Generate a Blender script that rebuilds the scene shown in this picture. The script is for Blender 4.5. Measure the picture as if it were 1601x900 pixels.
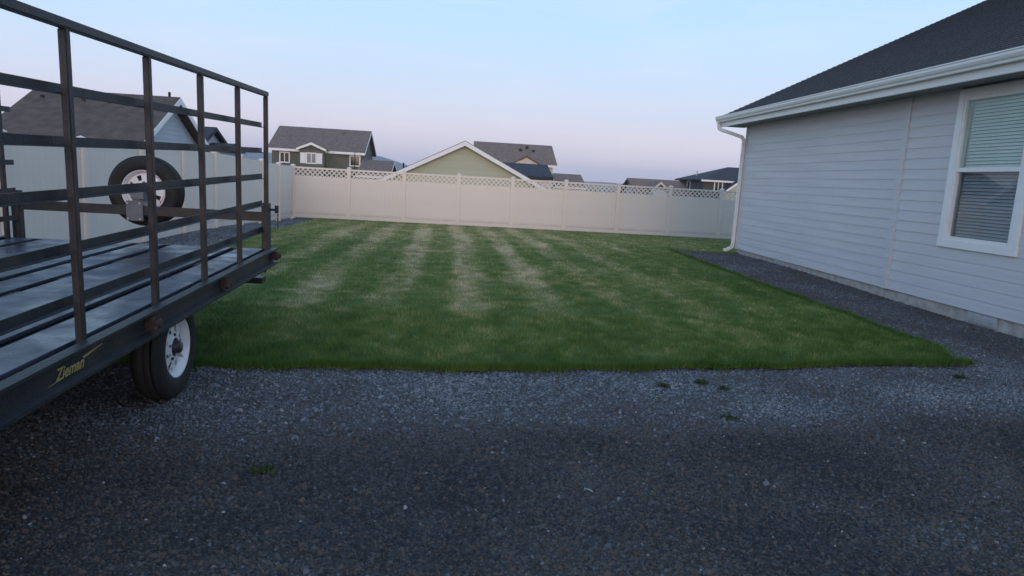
import bpy, bmesh, math, random
import numpy as np
from mathutils import Vector, Matrix

# ------------------------------------------------------------------ camera, sky, sun, exposure
scn = bpy.context.scene
for o in list(bpy.data.objects): bpy.data.objects.remove(o)
COL = scn.collection
F, CX, CY, H, RS = 1067.3, 800.5, 450.0, 1.52, .057
def nrm(v): v = np.array(v, float); return v/np.linalg.norm(v)
_Y = nrm(((721-CX)/F, -(275-CY)/F, -1)); _Z = nrm(np.cross((1, -RS, 0.), _Y))
if _Z[1] < 0: _Z = -_Z
_X = np.cross(_Y, _Z); RM = np.array([_X, _Y, _Z])
cam = bpy.data.cameras.new('camera'); camo = bpy.data.objects.new('camera', cam); COL.objects.link(camo)
camo.matrix_world = Matrix.Translation((0, 0, H)) @ Matrix(RM.tolist()).to_4x4()
cam.sensor_width = 36; cam.lens = 24.0; cam.clip_start = .05; cam.clip_end = 30000
cam.dof.use_dof = True; cam.dof.focus_distance = 13; cam.dof.aperture_fstop = 9.0
scn.camera = camo
def ray(x, y): return RM @ np.array(((x-CX)/F, -(y-CY)/F, -1))
def at(x, y, Y0): r = ray(x, y); return np.array((0, 0, H)) + r*(Y0/r[1])      # pixel -> point at depth Y0

SUN_EL, SUN_ROT = math.radians(1.5), math.radians(180)       # the sun is going down behind the camera
w = bpy.data.worlds.new('World'); scn.world = w; w.use_nodes = True
nt = w.node_tree; bg = nt.nodes['Background']; wl = nt.links
def wn(t, **kw):
    n_ = nt.nodes.new(t)
    for k_, v_ in kw.items(): setattr(n_, k_, v_)
    return n_
def wm(op, a_, b_=None, clamp=False):
    n_ = wn('ShaderNodeMath', operation=op, use_clamp=clamp)
    for i_, q_ in enumerate((a_, b_)):
        if q_ is None: continue
        if isinstance(q_, (int, float)): n_.inputs[i_].default_value = q_
        else: wl.new(q_, n_.inputs[i_])
    return n_.outputs[0]
sky = wn('ShaderNodeTexSky', sky_type='NISHITA', sun_disc=False)
sky.sun_elevation = SUN_EL; sky.sun_rotation = SUN_ROT; sky.altitude = 300
sky.air_density = 1.0; sky.dust_density = .3; sky.ozone_density = 3.0
wl.new(sky.outputs[0], bg.inputs[0]); bg.inputs[1].default_value = .05
tc = wn('ShaderNodeTexCoord'); sep = wn('ShaderNodeSeparateXYZ'); wl.new(tc.outputs['Generated'], sep.inputs[0])
grad = wn('ShaderNodeValToRGB'); wl.new(sep.outputs[2], grad.inputs[0])
STOPS = [(0, (.46, .49, .64)), (.022, (.53, .53, .67)), (.06, (.61, .58, .70)), (.12, (.54, .62, .78)), (.20, (.46, .64, .84)), (.30, (.40, .62, .86)), (.6, (.30, .48, .76)), (1, (.22, .38, .66))]
ce = grad.color_ramp.elements
while len(ce) < len(STOPS): ce.new(.5)
for e_, (p_, c_) in zip(ce, STOPS): e_.position = p_; e_.color = (*c_, 1)
# thin high cloud
mp = wn('ShaderNodeMapping'); mp.inputs['Scale'].default_value = (1.6, 1.6, 9); mp.inputs['Rotation'].default_value = (.12, .05, .3); wl.new(tc.outputs['Generated'], mp.inputs[0])
cl = wn('ShaderNodeTexNoise'); cl.inputs['Scale'].default_value = 2.3; cl.inputs['Detail'].default_value = 7; cl.inputs['Distortion'].default_value = .5; wl.new(mp.outputs[0], cl.inputs[0])
cf = wm('MULTIPLY', wm('MULTIPLY', wm('SUBTRACT', cl.outputs[0], .46), 2.6, True), .30, True)
mxc = wn('ShaderNodeMix', data_type='RGBA'); wl.new(cf, mxc.inputs[0]); wl.new(grad.outputs[0], mxc.inputs[6]); mxc.inputs[7].default_value = (.74, .72, .80, 1)
# afterglow low in the west, behind the camera
west = wm('POWER', wm('MAXIMUM', wm('MULTIPLY', sep.outputs[1], -1), 0), 2.2); low = wm('POWER', wm('SUBTRACT', 1, wm('ABSOLUTE', sep.outputs[2]), True), 4)
gl_f = wm('MULTIPLY', west, low); glow = wn('ShaderNodeMix', data_type='RGBA', blend_type='ADD', clamp_result=False); glow.inputs[0].default_value = 1
gc = wn('ShaderNodeMix', data_type='RGBA'); wl.new(gl_f, gc.inputs[0]); gc.inputs[6].default_value = (0, 0, 0, 1); gc.inputs[7].default_value = (1.7, 1.12, .70, 1)
wl.new(mxc.outputs[2], glow.inputs[6]); wl.new(gc.outputs[2], glow.inputs[7])
bg2 = wn('ShaderNodeBackground'); wl.new(glow.outputs[2], bg2.inputs[0]); bg2.inputs[1].default_value = 1.22
ad = wn('ShaderNodeAddShader'); wl.new(bg.outputs[0], ad.inputs[0]); wl.new(bg2.outputs[0], ad.inputs[1]); wl.new(ad.outputs[0], nt.nodes['World Output'].inputs[0])
sl = bpy.data.lights.new('sun', 'SUN'); sl.energy = 1.2; sl.angle = math.radians(25); sl.color = (1, .72, .52)
so = bpy.data.objects.new('sun', sl); COL.objects.link(so); so.location = (0, -30, 12)
so.rotation_euler = (math.radians(90-5), 0, 0)
scn.view_settings.view_transform = 'Standard'; scn.view_settings.look = 'None'
scn.view_settings.gamma = 1; scn.view_settings.exposure = 0.0
scn.view_settings.use_curve_mapping = False

# ------------------------------------------------------------------ materials
M = {}
def mat(name, c1, c2=None, rough=.6, scale=8, metal=0, bump=0, bscale=60, spec=.5, stretch=(1, 1, 1), detail=5, contrast=(.35, .65)):
    m = bpy.data.materials.new(name); m.use_nodes = True; M[name] = m
    n, l = m.node_tree.nodes, m.node_tree.links; b = n['Principled BSDF']
    b.inputs['Roughness'].default_value = rough; b.inputs['Metallic'].default_value = metal
    b.inputs['Specular IOR Level'].default_value = spec
    tc = n.new('ShaderNodeTexCoord'); mp = n.new('ShaderNodeMapping'); l.new(tc.outputs['Object'], mp.inputs[0])
    mp.inputs['Scale'].default_value = stretch
    if c2:
        t = n.new('ShaderNodeTexNoise'); t.inputs['Scale'].default_value = scale; t.inputs['Detail'].default_value = detail
        l.new(mp.outputs[0], t.inputs[0])
        r = n.new('ShaderNodeValToRGB'); l.new(t.outputs[0], r.inputs[0])
        r.color_ramp.elements[0].position, r.color_ramp.elements[1].position = contrast
        r.color_ramp.elements[0].color = (*c1, 1); r.color_ramp.elements[1].color = (*c2, 1)
        l.new(r.outputs[0], b.inputs['Base Color'])
    else: b.inputs['Base Color'].default_value = (*c1, 1)
    if bump:
        t2 = n.new('ShaderNodeTexNoise'); t2.inputs['Scale'].default_value = bscale; t2.inputs['Detail'].default_value = 4
        l.new(mp.outputs[0], t2.inputs[0]); bp = n.new('ShaderNodeBump'); bp.inputs['Strength'].default_value = bump
        bp.inputs['Distance'].default_value = .01; l.new(t2.outputs[0], bp.inputs['Height']); l.new(bp.outputs[0], b.inputs['Normal'])
    return m
mat('siding', (.57, .56, .58), (.63, .62, .64), .55, 3, bump=.25, bscale=40, stretch=(1, .25, 3))
mat('trim_white', (.80, .79, .78), (.84, .83, .82), .45, 6, bump=.08)
mat('soffit_shaded', (.22, .22, .23), (.25, .25, .26), .6, 5)  # soffit colour darkened, the shadow under the eave is put into it
mat('concrete', (.33, .30, .27), (.48, .45, .41), .9, 7, bump=.4, bscale=50)
mat('vent_metal', (.34, .35, .37), (.44, .45, .47), .45, 12, bump=.1)
mat('gutter_white', (.80, .78, .76), (.84, .82, .80), .35, 5)
mat('shingle', (.022, .022, .026), (.075, .07, .072), .9, 9, bump=.5, bscale=160, detail=8, stretch=(1, 3, 1))
mat('roof_brown', (.17, .115, .09), (.245, .175, .14), .9, 3, bump=.3, bscale=30, detail=8)
mat('roof_grey', (.15, .108, .09), (.21, .158, .134), .9, 3, bump=.3, bscale=30, detail=8)
mat('roof_umber', (.075, .054, .046), (.115, .086, .074), .9, 3, bump=.3, bscale=30, detail=8)
mat('roof_dark', (.028, .03, .04), (.05, .052, .06), .9, 3, bump=.3, bscale=30, detail=8)
mat('wall_green', (.115, .12, .10), (.14, .145, .12), .8, 1)
mat('wall_pale_green', (.46, .47, .345), (.50, .51, .385), .8, 1, stretch=(.2, 1, 6))
mat('wall_cream', (.62, .56, .48), (.68, .62, .54), .8, 1)
mat('wall_blue', (.45, .48, .52), (.50, .53, .57), .8, 1)
mat('wall_dark', (.07, .065, .065), (.095, .09, .085), .8, 1)
mat('vinyl_tan', (.72, .635, .565), (.75, .67, .60), .42, 2.2, bump=.03, bscale=8)
mat('vinyl_tan_post', (.73, .645, .575), (.76, .68, .61), .42, 2.2)
mat('steel', (.022, .026, .034), (.055, .046, .044), .5, 9, metal=.3, bump=.25, bscale=70, detail=8, contrast=(.42, .75))
mat('rust', (.028, .020, .018), (.065, .038, .028), .8, 25, bump=.4)
mat('deck_steel', (.018, .024, .040), (.055, .066, .095), .50, 2.2, metal=0, spec=.42, bump=.12, bscale=14, detail=8, stretch=(2.5, .6, 1))
mat('rubber', (.008, .008, .009), (.014, .0135, .0135), .75, 20, bump=.2, bscale=60)
m = mat('rim_white', (.70, .70, .71), (.76, .76, .77), .4, 14, detail=8); n, l = m.node_tree.nodes, m.node_tree.links
for q in n:
    if q.type == 'VALTORGB':
        e = q.color_ramp.elements; e[0].position = .30; e[0].color = (.20, .09, .045, 1); e[1].position = .37; e[1].color = (.72, .72, .74, 1)
mat('bolt_zinc', (.45, .45, .46), None, .35, metal=.9)
mat('black', (.012, .012, .014), None, .7)
mat('decal_yellow', (.30, .24, .05), (.42, .37, .18), .5, 60)
mat('red_lens', (.30, .02, .015), None, .25)
mat('blind', (.62, .62, .60), (.68, .68, .66), .5, 2)
mat('room', (.05, .05, .05), (.07, .065, .06), .9, 1)
mat('earth', (.09, .08, .065), (.16, .14, .11), .95, .05, detail=9)
mat('hill', (.10, .11, .12), (.14, .14, .14), 1, .002)
mat('bark', (.09, .06, .04), (.14, .1, .07), .9, 30)
mat('leaf', (.05, .09, .025), (.09, .14, .04), .6, 30)
mat('weed_leaf', (.02, .045, .014), (.035, .07, .02), .6, 30)
mat('pane_grey', (.20, .22, .23), (.26, .28, .29), .2, 2)
mat('bracket_grey', (.10, .12, .15), (.14, .155, .18), .5, 9)
mat('dark_glass', (.02, .024, .03), None, .08)
def glassmat(name, tint=(.8, .9, .9)):
    m = bpy.data.materials.new(name); m.use_nodes = True; M[name] = m; n, l = m.node_tree.nodes, m.node_tree.links
    n.remove(n['Principled BSDF']); out = n['Material Output']
    lw = n.new('ShaderNodeLayerWeight'); lw.inputs[0].default_value = .5
    pw = n.new('ShaderNodeMath'); pw.operation = 'POWER'; l.new(lw.outputs['Facing'], pw.inputs[0]); pw.inputs[1].default_value = 4
    fr = n.new('ShaderNodeMath'); fr.operation = 'MULTIPLY_ADD'; l.new(pw.outputs[0], fr.inputs[0]); fr.inputs[1].default_value = .9; fr.inputs[2].default_value = .05
    tr = n.new('ShaderNodeBsdfTransparent'); tr.inputs[0].default_value = (*tint, 1)
    gl = n.new('ShaderNodeBsdfGlossy'); gl.inputs['Roughness'].default_value = .01
    mx = n.new('ShaderNodeMixShader'); l.new(fr.outputs[0], mx.inputs[0]); l.new(tr.outputs[0], mx.inputs[1]); l.new(gl.outputs[0], mx.inputs[2])
    l.new(mx.outputs[0], out.inputs[0])
glassmat('pane_glass', (.88, .98, .97)); glassmat('pane_screen', (.80, .83, .85))
def nodes(m): return m.node_tree.nodes, m.node_tree.links
def ramp(n, stops):
    r = n.new('ShaderNodeValToRGB'); e = r.color_ramp.elements
    while len(e) < len(stops): e.new(.5)
    for q, (p, c) in zip(e, stops): q.position = p; q.color = (*c, 1)
    return r
# soil splash low on the fence boards
m = M['vinyl_tan'].copy(); m.name = 'vinyl_board'; M['vinyl_board'] = m; n, l = nodes(m); b = n['Principled BSDF']; src = b.inputs['Base Color'].links[0].from_socket
tc_ = n.new('ShaderNodeTexCoord'); sp_ = n.new('ShaderNodeSeparateXYZ'); l.new(tc_.outputs['Object'], sp_.inputs[0])
ge = n.new('ShaderNodeNewGeometry'); nz_ = n.new('ShaderNodeTexNoise'); nz_.inputs['Scale'].default_value = 3.5; nz_.inputs['Detail'].default_value = 6; l.new(ge.outputs['Position'], nz_.inputs[0])
mr = n.new('ShaderNodeMapRange'); l.new(sp_.outputs[2], mr.inputs[0]); mr.inputs[1].default_value = .22; mr.inputs[2].default_value = -.02; mr.inputs[3].default_value = 0; mr.inputs[4].default_value = 1
mu = n.new('ShaderNodeMath'); mu.operation = 'MULTIPLY'; l.new(mr.outputs[0], mu.inputs[0]); l.new(nz_.outputs[0], mu.inputs[1])
mx = n.new('ShaderNodeMix'); mx.data_type = 'RGBA'; l.new(mu.outputs[0], mx.inputs[0]); l.new(src, mx.inputs[6]); mx.inputs[7].default_value = (.22, .18, .14, 1); l.new(mx.outputs[2], b.inputs['Base Color'])
# worn steel: rust blooms; deck: scuffed gloss
m = M['steel']; n, l = nodes(m)
for q in n:
    if q.type == 'VALTORGB':
        e = q.color_ramp.elements; x_ = e.new(.80); x_.color = (.11, .055, .032, 1)
m = M['deck_steel']; n, l = nodes(m); t_ = n.new('ShaderNodeTexNoise'); t_.inputs['Scale'].default_value = 5; t_.inputs['Detail'].default_value = 8
tc_ = n.new('ShaderNodeTexCoord'); l.new(tc_.outputs['Object'], t_.inputs[0]); mr = n.new('ShaderNodeMapRange'); l.new(t_.outputs[0], mr.inputs[0]); mr.inputs[1].default_value = .35; mr.inputs[2].default_value = .65; mr.inputs[3].default_value = .26; mr.inputs[4].default_value = .55
l.new(mr.outputs[0], n['Principled BSDF'].inputs['Roughness'])
# stones: tone attribute -> colour
m = mat('stone', (.1, .1, .1), None, .75, spec=.35); n, l = nodes(m)
a = n.new('ShaderNodeAttribute'); a.attribute_name = 'tone'
r = ramp(n, [(0, (.022, .021, .022)), (.20, (.045, .041, .040)), (.33, (.105, .074, .053)), (.45, (.080, .071, .065)), (.62, (.095, .10, .112)), (.86, (.17, .18, .20)), (.95, (.27, .26, .25)), (1, (.50, .48, .45))])
l.new(a.outputs['Fac'], r.inputs[0]); l.new(r.outputs[0], n['Principled BSDF'].inputs['Base Color'])
# the bed under the stones
m = mat('gravel_bed', (.020, .019, .019), (.075, .072, .072), .9, 70, bump=.9, bscale=90, detail=6, contrast=(.3, .7))
# grass: dryness attribute -> colour
def grassmat(name, k):
    m = mat(name, (.05, .1, .02), None, .85, spec=.08); n, l = nodes(m); b = n['Principled BSDF']
    a = n.new('ShaderNodeAttribute'); a.attribute_name = 'dry'
    r = ramp(n, [(0, (.028*k, .058*k, .013*k)), (.35, (.062*k, .098*k, .024*k)), (.6, (.115*k, .135*k, .050*k)), (.8, (.21*k, .19*k, .105*k)), (1, (.32*k, .275*k, .175*k))])
    l.new(a.outputs['Fac'], r.inputs[0]); l.new(r.outputs[0], b.inputs['Base Color'])
grassmat('grass_blade', 2.05); grassmat('turf', 1.2)

# ------------------------------------------------------------------ mesh helpers
def link(name, me, m=None, parent=None):
    o = bpy.data.objects.new(name, me); COL.objects.link(o)
    if m and not me.materials: me.materials.append(M[m])
    if parent: o.parent = parent
    return o
def tag(o, label=None, cat=None, group=None, kind=None):
    for k, v in (('label', label), ('category', cat), ('group', group), ('kind', kind)):
        if v: o[k] = v
    return o
def empty(name, loc, label=None, cat=None, group=None, rot=(0, 0, 0)):
    o = bpy.data.objects.new(name, None); COL.objects.link(o); o.location = loc; o.rotation_euler = rot; o.empty_display_size = .2
    return tag(o, label, cat, group)
class MB:
    def __init__(s): s.v = []; s.f = []
    def add(s, vs, fs): k = len(s.v); s.v += [tuple(map(float, p)) for p in vs]; s.f += [tuple(i+k for i in f) for f in fs]; return s
    def box(s, a, b):
        (x0, y0, z0), (x1, y1, z1) = a, b
        x0, x1 = sorted((x0, x1)); y0, y1 = sorted((y0, y1)); z0, z1 = sorted((z0, z1))
        return s.add([(x0,y0,z0),(x1,y0,z0),(x1,y1,z0),(x0,y1,z0),(x0,y0,z1),(x1,y0,z1),(x1,y1,z1),(x0,y1,z1)],
                     [(3,2,1,0),(4,5,6,7),(0,1,5,4),(1,2,6,5),(2,3,7,6),(3,0,4,7)])
    def prism(s, poly, axis, a, b):        # 2-D polygon extruded along an axis
        def P(u, v, t): return {'x': (t, u, v), 'y': (u, t, v), 'z': (u, v, t)}[axis]
        k = len(poly)
        return s.add([P(u, v, a) for u, v in poly] + [P(u, v, b) for u, v in poly],
                     [tuple(range(k))[::-1], tuple(range(k, 2*k))] + [(i, (i+1) % k, k+(i+1) % k, k+i) for i in range(k)])
    def bar(s, a, b, wd, ht, up=(0, 0, 1)):
        a, b = Vector(a), Vector(b); d = (b-a).normalized(); u = Vector(up); sd = d.cross(u)
        if sd.length < 1e-4: sd = Vector((1, 0, 0))
        sd.normalize(); u = sd.cross(d); vs = []
        for p in (a, b):
            for i, j in ((-1,-1), (1,-1), (1,1), (-1,1)): vs.append(p + sd*(i*wd/2) + u*(j*ht/2))
        return s.add(vs, [(3,2,1,0),(4,5,6,7),(0,1,5,4),(1,2,6,5),(2,3,7,6),(3,0,4,7)])
    def tube(s, pts, r, k=10):
        pts = [Vector(p) for p in pts]; vs = []; fs = []
        for i, p in enumerate(pts):
            d = (pts[min(i+1, len(pts)-1)]-pts[max(i-1, 0)]).normalized(); q = Vector((0, 0, 1)) if abs(d.z) < .9 else Vector((1, 0, 0))
            e1 = d.cross(q).normalized(); e2 = d.cross(e1); rr = r[i] if isinstance(r, (list, tuple)) else r
            vs += [p + e1*(math.cos(t*2*math.pi/k)*rr) + e2*(math.sin(t*2*math.pi/k)*rr) for t in range(k)]
        for i in range(len(pts)-1): fs += [(i*k+t, i*k+(t+1) % k, (i+1)*k+(t+1) % k, (i+1)*k+t) for t in range(k)]
        fs += [tuple(range(k))[::-1], tuple(range((len(pts)-1)*k, len(pts)*k))]
        return s.add(vs, fs)
    def lathe(s, prof, k=40, c=(0, 0, 0), closed=True):   # profile (radius, x) spun about the X axis
        vs = [(c[0]+x, c[1]+r*math.cos(t*2*math.pi/k), c[2]+r*math.sin(t*2*math.pi/k)) for r, x in prof for t in range(k)]
        q = len(prof); fs = []
        for i in range(q if closed else q-1):
            j = (i+1) % q; fs += [(i*k+t, i*k+(t+1) % k, j*k+(t+1) % k, j*k+t) for t in range(k)]
        return s.add(vs, fs)
    def mesh(s, name, bevel=0, smooth=False):
        me = bpy.data.meshes.new(name); me.from_pydata(s.v, [], s.f); me.validate()
        bm = bmesh.new(); bm.from_mesh(me)
        bmesh.ops.recalc_face_normals(bm, faces=bm.faces)
        if bevel: bmesh.ops.bevel(bm, geom=list(bm.edges), offset=bevel, segments=2, affect='EDGES', clamp_overlap=True)
        bm.to_mesh(me); bm.free()
        if smooth: me.shade_smooth()
        return me
    def build(s, name, m, parent=None, bevel=0, smooth=False): return link(name, s.mesh(name, bevel, smooth), m, parent)
def part(name, m, parent, a, b, bevel=0): return MB().box(a, b).build(name, m, parent, bevel)

# ------------------------------------------------------------------ terrain height
def sstep(a, b, t): t = np.clip((np.asarray(t, float)-a)/(b-a), 0, 1); return t*t*(3-2*t)
rng = np.random.default_rng(5)
_G = rng.random((256, 256))
def vnoise(x, y):
    x, y = np.asarray(x, float), np.asarray(y, float); xi, yi = np.floor(x).astype(int), np.floor(y).astype(int); fx, fy = x-xi, y-yi
    fx = fx*fx*(3-2*fx); fy = fy*fy*(3-2*fy); g = lambda i, j: _G[i % 256, j % 256]
    return (g(xi, yi)*(1-fx)+g(xi+1, yi)*fx)*(1-fy)+(g(xi, yi+1)*(1-fx)+g(xi+1, yi+1)*fx)*fy
def fbm(x, y, o=4): return sum(vnoise(x*2**k+17*k, y*2**k+31*k)*.5**k for k in range(o))/sum(.5**k for k in range(o))
def g(x, y):          # yard level
    x, y = np.asarray(x, float), np.asarray(y, float)
    z = -.25*sstep(15, 24.2, y)
    z = z - .07*sstep(4.8, 6.8, x)*(1-sstep(9, 14, y))
    return z
def g_land(x, y):     # land beyond the yard
    x, y = np.asarray(x, float), np.asarray(y, float); d = np.hypot(x, y)
    z = -.05 + g(x, y) - 1.35*sstep(26, 38, y) - .8*sstep(45, 75, y) - 7*sstep(110, 500, d)
    return z
def gravel_z(x, y): return g(x, y) + .025*(fbm(x*.9, y*.9, 3)-.5)
def grid_mesh(name, xs, ys, zf):
    X, Y = np.meshgrid(xs, ys); Z = zf(X, Y); nx, ny = len(xs), len(ys)
    v = np.stack([X.ravel(), Y.ravel(), Z.ravel()], 1)
    f = [(j*nx+i, j*nx+i+1, (j+1)*nx+i+1, (j+1)*nx+i) for j in range(ny-1) for i in range(nx-1)]
    me = bpy.data.meshes.new(name); me.from_pydata(v.tolist(), [], f); me.shade_smooth(); return me
def axis_steps(far, near, n1, n2):
    a = np.linspace(-near, near, n1); b = near*(far/near)**np.linspace(0, 1, n2)[1:]
    return np.concatenate([-b[::-1], a, b])
tag(link('ground', grid_mesh('ground', axis_steps(3400, 60, 61, 30), axis_steps(3400, 80, 81, 30), g_land), 'earth'), kind='structure')
tag(link('gravel_yard', grid_mesh('gravel_yard', np.arange(-5.75, 7.2, .25), np.arange(-8, 24.6, .25), gravel_z), 'gravel_bed'), kind='structure')

# lawn outline
rngp = random.Random(3)
LF = [(-4.55, 5.02), (-1.9, 5.13), (-1.0, 5.16), (.47, 5.28), (2.15, 5.54), (3.77, 5.85), (4.9, 5.99)]
def lawn_front(x): return np.interp(x, [p[0] for p in LF], [p[1] for p in LF]) + .08*(fbm(np.asarray(x)*2.1, np.asarray(x)*0+3, 3)-.5)*2
def lawn_right(y): return np.where(np.asarray(y) < 16.6, 5.06 + .14*(fbm(np.asarray(y)*1.3, 7+0*np.asarray(y), 3)-.5) + .12*sstep(14, 16.6, y) - .35*(1-sstep(5.9, 6.9, y))**2, 16.)
def lawn_left(y): return -4.45 - .5*sstep(17, 23.5, y) + .12*(fbm(np.asarray(y)*1.1, 11+0*np.asarray(y), 3)-.5)
def in_lawn(x, y): return (y > lawn_front(np.clip(x, -4.5, 4.9))) & (x < lawn_right(y)) & (x > lawn_left(y)) & (y < 24.55)
def lawn_z(x, y): return g(x, y) + .028
rows = []
ys = np.concatenate([np.linspace(0, 1, 8), np.linspace(1, 10.9, 40)[1:]])
bm = MB()
# grid in (s,t): t from the front edge to y=16.6, then the strip behind the house
NX = 60; xs = np.linspace(0, 1, NX+1); T = np.linspace(0, 1, 70)
vv = []; 
for t in T:
    for s_ in xs:
        x0 = lawn_left(8.0)+ (lawn_right(8.0)-lawn_left(8.0))*s_
        y = lawn_front(np.clip(x0, -4.5, 4.9))*(1-t) + 16.6*t
        x = lawn_left(y) + (lawn_right(min(y, 16.59))-lawn_left(y))*s_
        vv.append((float(x), float(y), float(lawn_z(x, y))))
ff = [(j*(NX+1)+i, j*(NX+1)+i+1, (j+1)*(NX+1)+i+1, (j+1)*(NX+1)+i) for j in range(len(T)-1) for i in range(NX)]
bm.add(vv, ff)
k0 = len(bm.v)   # skirt
rim = [i for i in range(NX+1)] ; rimr = [j*(NX+1)+NX for j in range(len(T))]; riml = [j*(NX+1) for j in range(len(T))]
for ring in (rim, rimr, riml):
    k = len(bm.v)
    for i in ring: x, y, z = bm.v[i]; bm.v.append((x, y, z-.06))
    for q in range(len(ring)-1): bm.f.append((ring[q], ring[q+1], k+q+1, k+q))
T2 = np.linspace(16.6, 24.6, 33); k = len(bm.v); X2 = np.linspace(0, 1, 41)
for y in T2:
    for s_ in X2:
        x = lawn_left(y)+(16-lawn_left(y))*s_; bm.v.append((float(x), float(y), float(lawn_z(x, y))))
bm.f += [(k+j*41+i, k+j*41+i+1, k+(j+1)*41+i+1, k+(j+1)*41+i) for j in range(32) for i in range(40)]
kk = len(bm.v)
for i in range(41): x, y, z = bm.v[k+i]; bm.v.append((x, y, z-.06))
for i in range(40): bm.f.append((k+i, k+i+1, kk+i+1, kk+i))
lawn = link('lawn', bm.mesh('lawn', smooth=False), 'turf'); tag(lawn, kind='structure')
def dryness(x, y):
    wob = .28*(fbm(x*.5, y*.25, 3)-.5)
    stripe = .5+.5*np.sin((x+wob+.02*(y-5))*2*math.pi/.95)
    stripe = sstep(.2, .95, stripe)*(.75+.5*sstep(.3, .7, fbm(x*1.7+9, y*.5+2, 3)))
    patch = fbm(x*1.1+40, y*.7+9, 4); fine = fbm(x*4+3, y*3.2+8, 4); tiny = fbm(x*9, y*7, 3)
    mid = np.exp(-((x+.3)/3.8)**2)*sstep(5.7, 9, y)
    d = .31 + .34*(patch-.45) + .42*(fine-.5) + .70*(tiny-.5) + mid*(.07+.34*stripe) + .20*sstep(11, 19, y) - .12*sstep(6.6, 5.2, y) - .08*sstep(2.2, 4.6, x)*(1-sstep(13, 18, y))
    return np.clip(d, 0, 1)
def set_attr(me, name, arr):
    at_ = me.attributes.new(name, 'FLOAT', 'POINT'); at_.data.foreach_set('value', np.asarray(arr, np.float32))
co = np.array([v.co[:] for v in lawn.data.vertices]); set_attr(lawn.data, 'dry', dryness(co[:, 0], co[:, 1]))
def tri_mesh(name, V, Fc):
    me = bpy.data.meshes.new(name); me.vertices.add(len(V)); me.vertices.foreach_set('co', V.astype(np.float32).ravel())
    nf, k = Fc.shape; me.loops.add(nf*k); me.loops.foreach_set('vertex_index', Fc.astype(np.int32).ravel())
    me.polygons.add(nf); me.polygons.foreach_set('loop_start', np.arange(0, nf*k, k, dtype=np.int32)); me.update(calc_edges=True); return me
def scatter(x0, x1, y0, y1, dens):
    k = int((x1-x0)*(y1-y0)*dens); return rng.uniform(x0, x1, k), rng.uniform(y0, y1, k)
# grass blades
gx, gy, gw, gl = [], [], [], []
for (x0, x1, y0, y1, dn, wd, ln) in ((-4.7, 5.3, 4.8, 7.5, 6500, .0045, .050), (-4.7, 5.3, 7.5, 11, 3800, .006, .042), (-4.8, 5.3, 11, 16.6, 2000, .009, .040), (-5.2, 11.5, 16.6, 24.55, 1000, .013, .040)):
    x, y = scatter(x0, x1, y0, y1, dn); keep = in_lawn(x, y); x, y = x[keep], y[keep]
    gx.append(x); gy.append(y); gw.append(np.full(len(x), wd)*rng.uniform(.7, 1.3, len(x))); gl.append(np.full(len(x), ln)*rng.uniform(.5, 1.35, len(x)))
# shaggy front and side rims
x = rng.uniform(-4.5, 4.95, 30000); y = lawn_front(x) + np.abs(rng.normal(0, .035, len(x))) - .03 - np.where(rng.random(len(x)) < .12, np.abs(rng.normal(0, .07, len(x)))*sstep(.4, .6, fbm(x*5, x*0, 2)), 0)
gx.append(x); gy.append(y); gw.append(np.full(len(x), .0045)); gl.append(rng.uniform(.045, .085, len(x)))
y = rng.uniform(6.0, 16.5, 16000); x = lawn_right(y) - np.abs(rng.normal(0, .04, len(y))) + .03 + np.where(rng.random(len(y)) < .12, np.abs(rng.normal(0, .08, len(y))), 0)
gx.append(x); gy.append(y); gw.append(np.full(len(y), .005)); gl.append(rng.uniform(.04, .07, len(y)))
gx, gy, gw, gl = map(np.concatenate, (gx, gy, gw, gl)); N = len(gx)
gl = gl*(.55+.9*fbm(gx*7, gy*7, 2))
gz = lawn_z(gx, gy)-.012; th = rng.uniform(0, 2*math.pi, N); ln = rng.uniform(.1, .75, N); ph = rng.uniform(0, 2*math.pi, N)
dx, dy = np.cos(th)*gw/2, np.sin(th)*gw/2
V = np.empty((N, 3, 3)); V[:, 0] = np.stack([gx-dx, gy-dy, gz], 1); V[:, 1] = np.stack([gx+dx, gy+dy, gz], 1)
V[:, 2] = np.stack([gx+np.cos(ph)*gl*ln, gy+np.sin(ph)*gl*ln, gz+gl*np.sqrt(1-ln**2*.8)], 1)
me = tri_mesh('grass', V.reshape(-1, 3), np.arange(N*3).reshape(-1, 3)); me.materials.append(M['grass_blade'])
dr = dryness(gx, gy) + rng.normal(0, .17, N); dr[-46000:] = dr[-46000:]*.6 - .10; dr = np.clip(dr, 0, 1); set_attr(me, 'dry', np.repeat(dr, 3))
tag(link('grass', me), 'short mown grass blades covering the back lawn, green with dry mower stripes', 'grass', kind='stuff')
# gravel stones: small angular chips
sx, sy, ss = [], [], []
for (x0, x1, y0, y1, dn, sz) in ((-3.4, 3.9, 1.5, 3.9, 6600, .0068), (-5.2, 6.6, 3.9, 6.3, 4300, .0078), (-5.4, -3.4, 1.0, 3.9, 1200, .009), (3.9, 6.9, 1.0, 3.9, 2600, .0085), (5.0, 7.0, 6.3, 10, 2900, .0085), (5.0, 7.0, 10, 17.4, 1500, .011), (-5.7, -4.3, 6.3, 24, 900, .012)):
    x, y = scatter(x0, x1, y0, y1, dn); keep = ~in_lawn(x, y-.02); x, y = x[keep], y[keep]
    sx.append(x); sy.append(y); ss.append(sz*.88*np.exp(rng.normal(0, .36, len(x))))
sx, sy, ss = map(np.concatenate, (sx, sy, ss)); ss = np.minimum(ss, .024); N = len(sx)
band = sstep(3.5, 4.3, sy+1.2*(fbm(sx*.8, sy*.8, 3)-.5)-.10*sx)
pat = fbm(sx*1.3+5, sy*1.8, 4)
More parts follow.
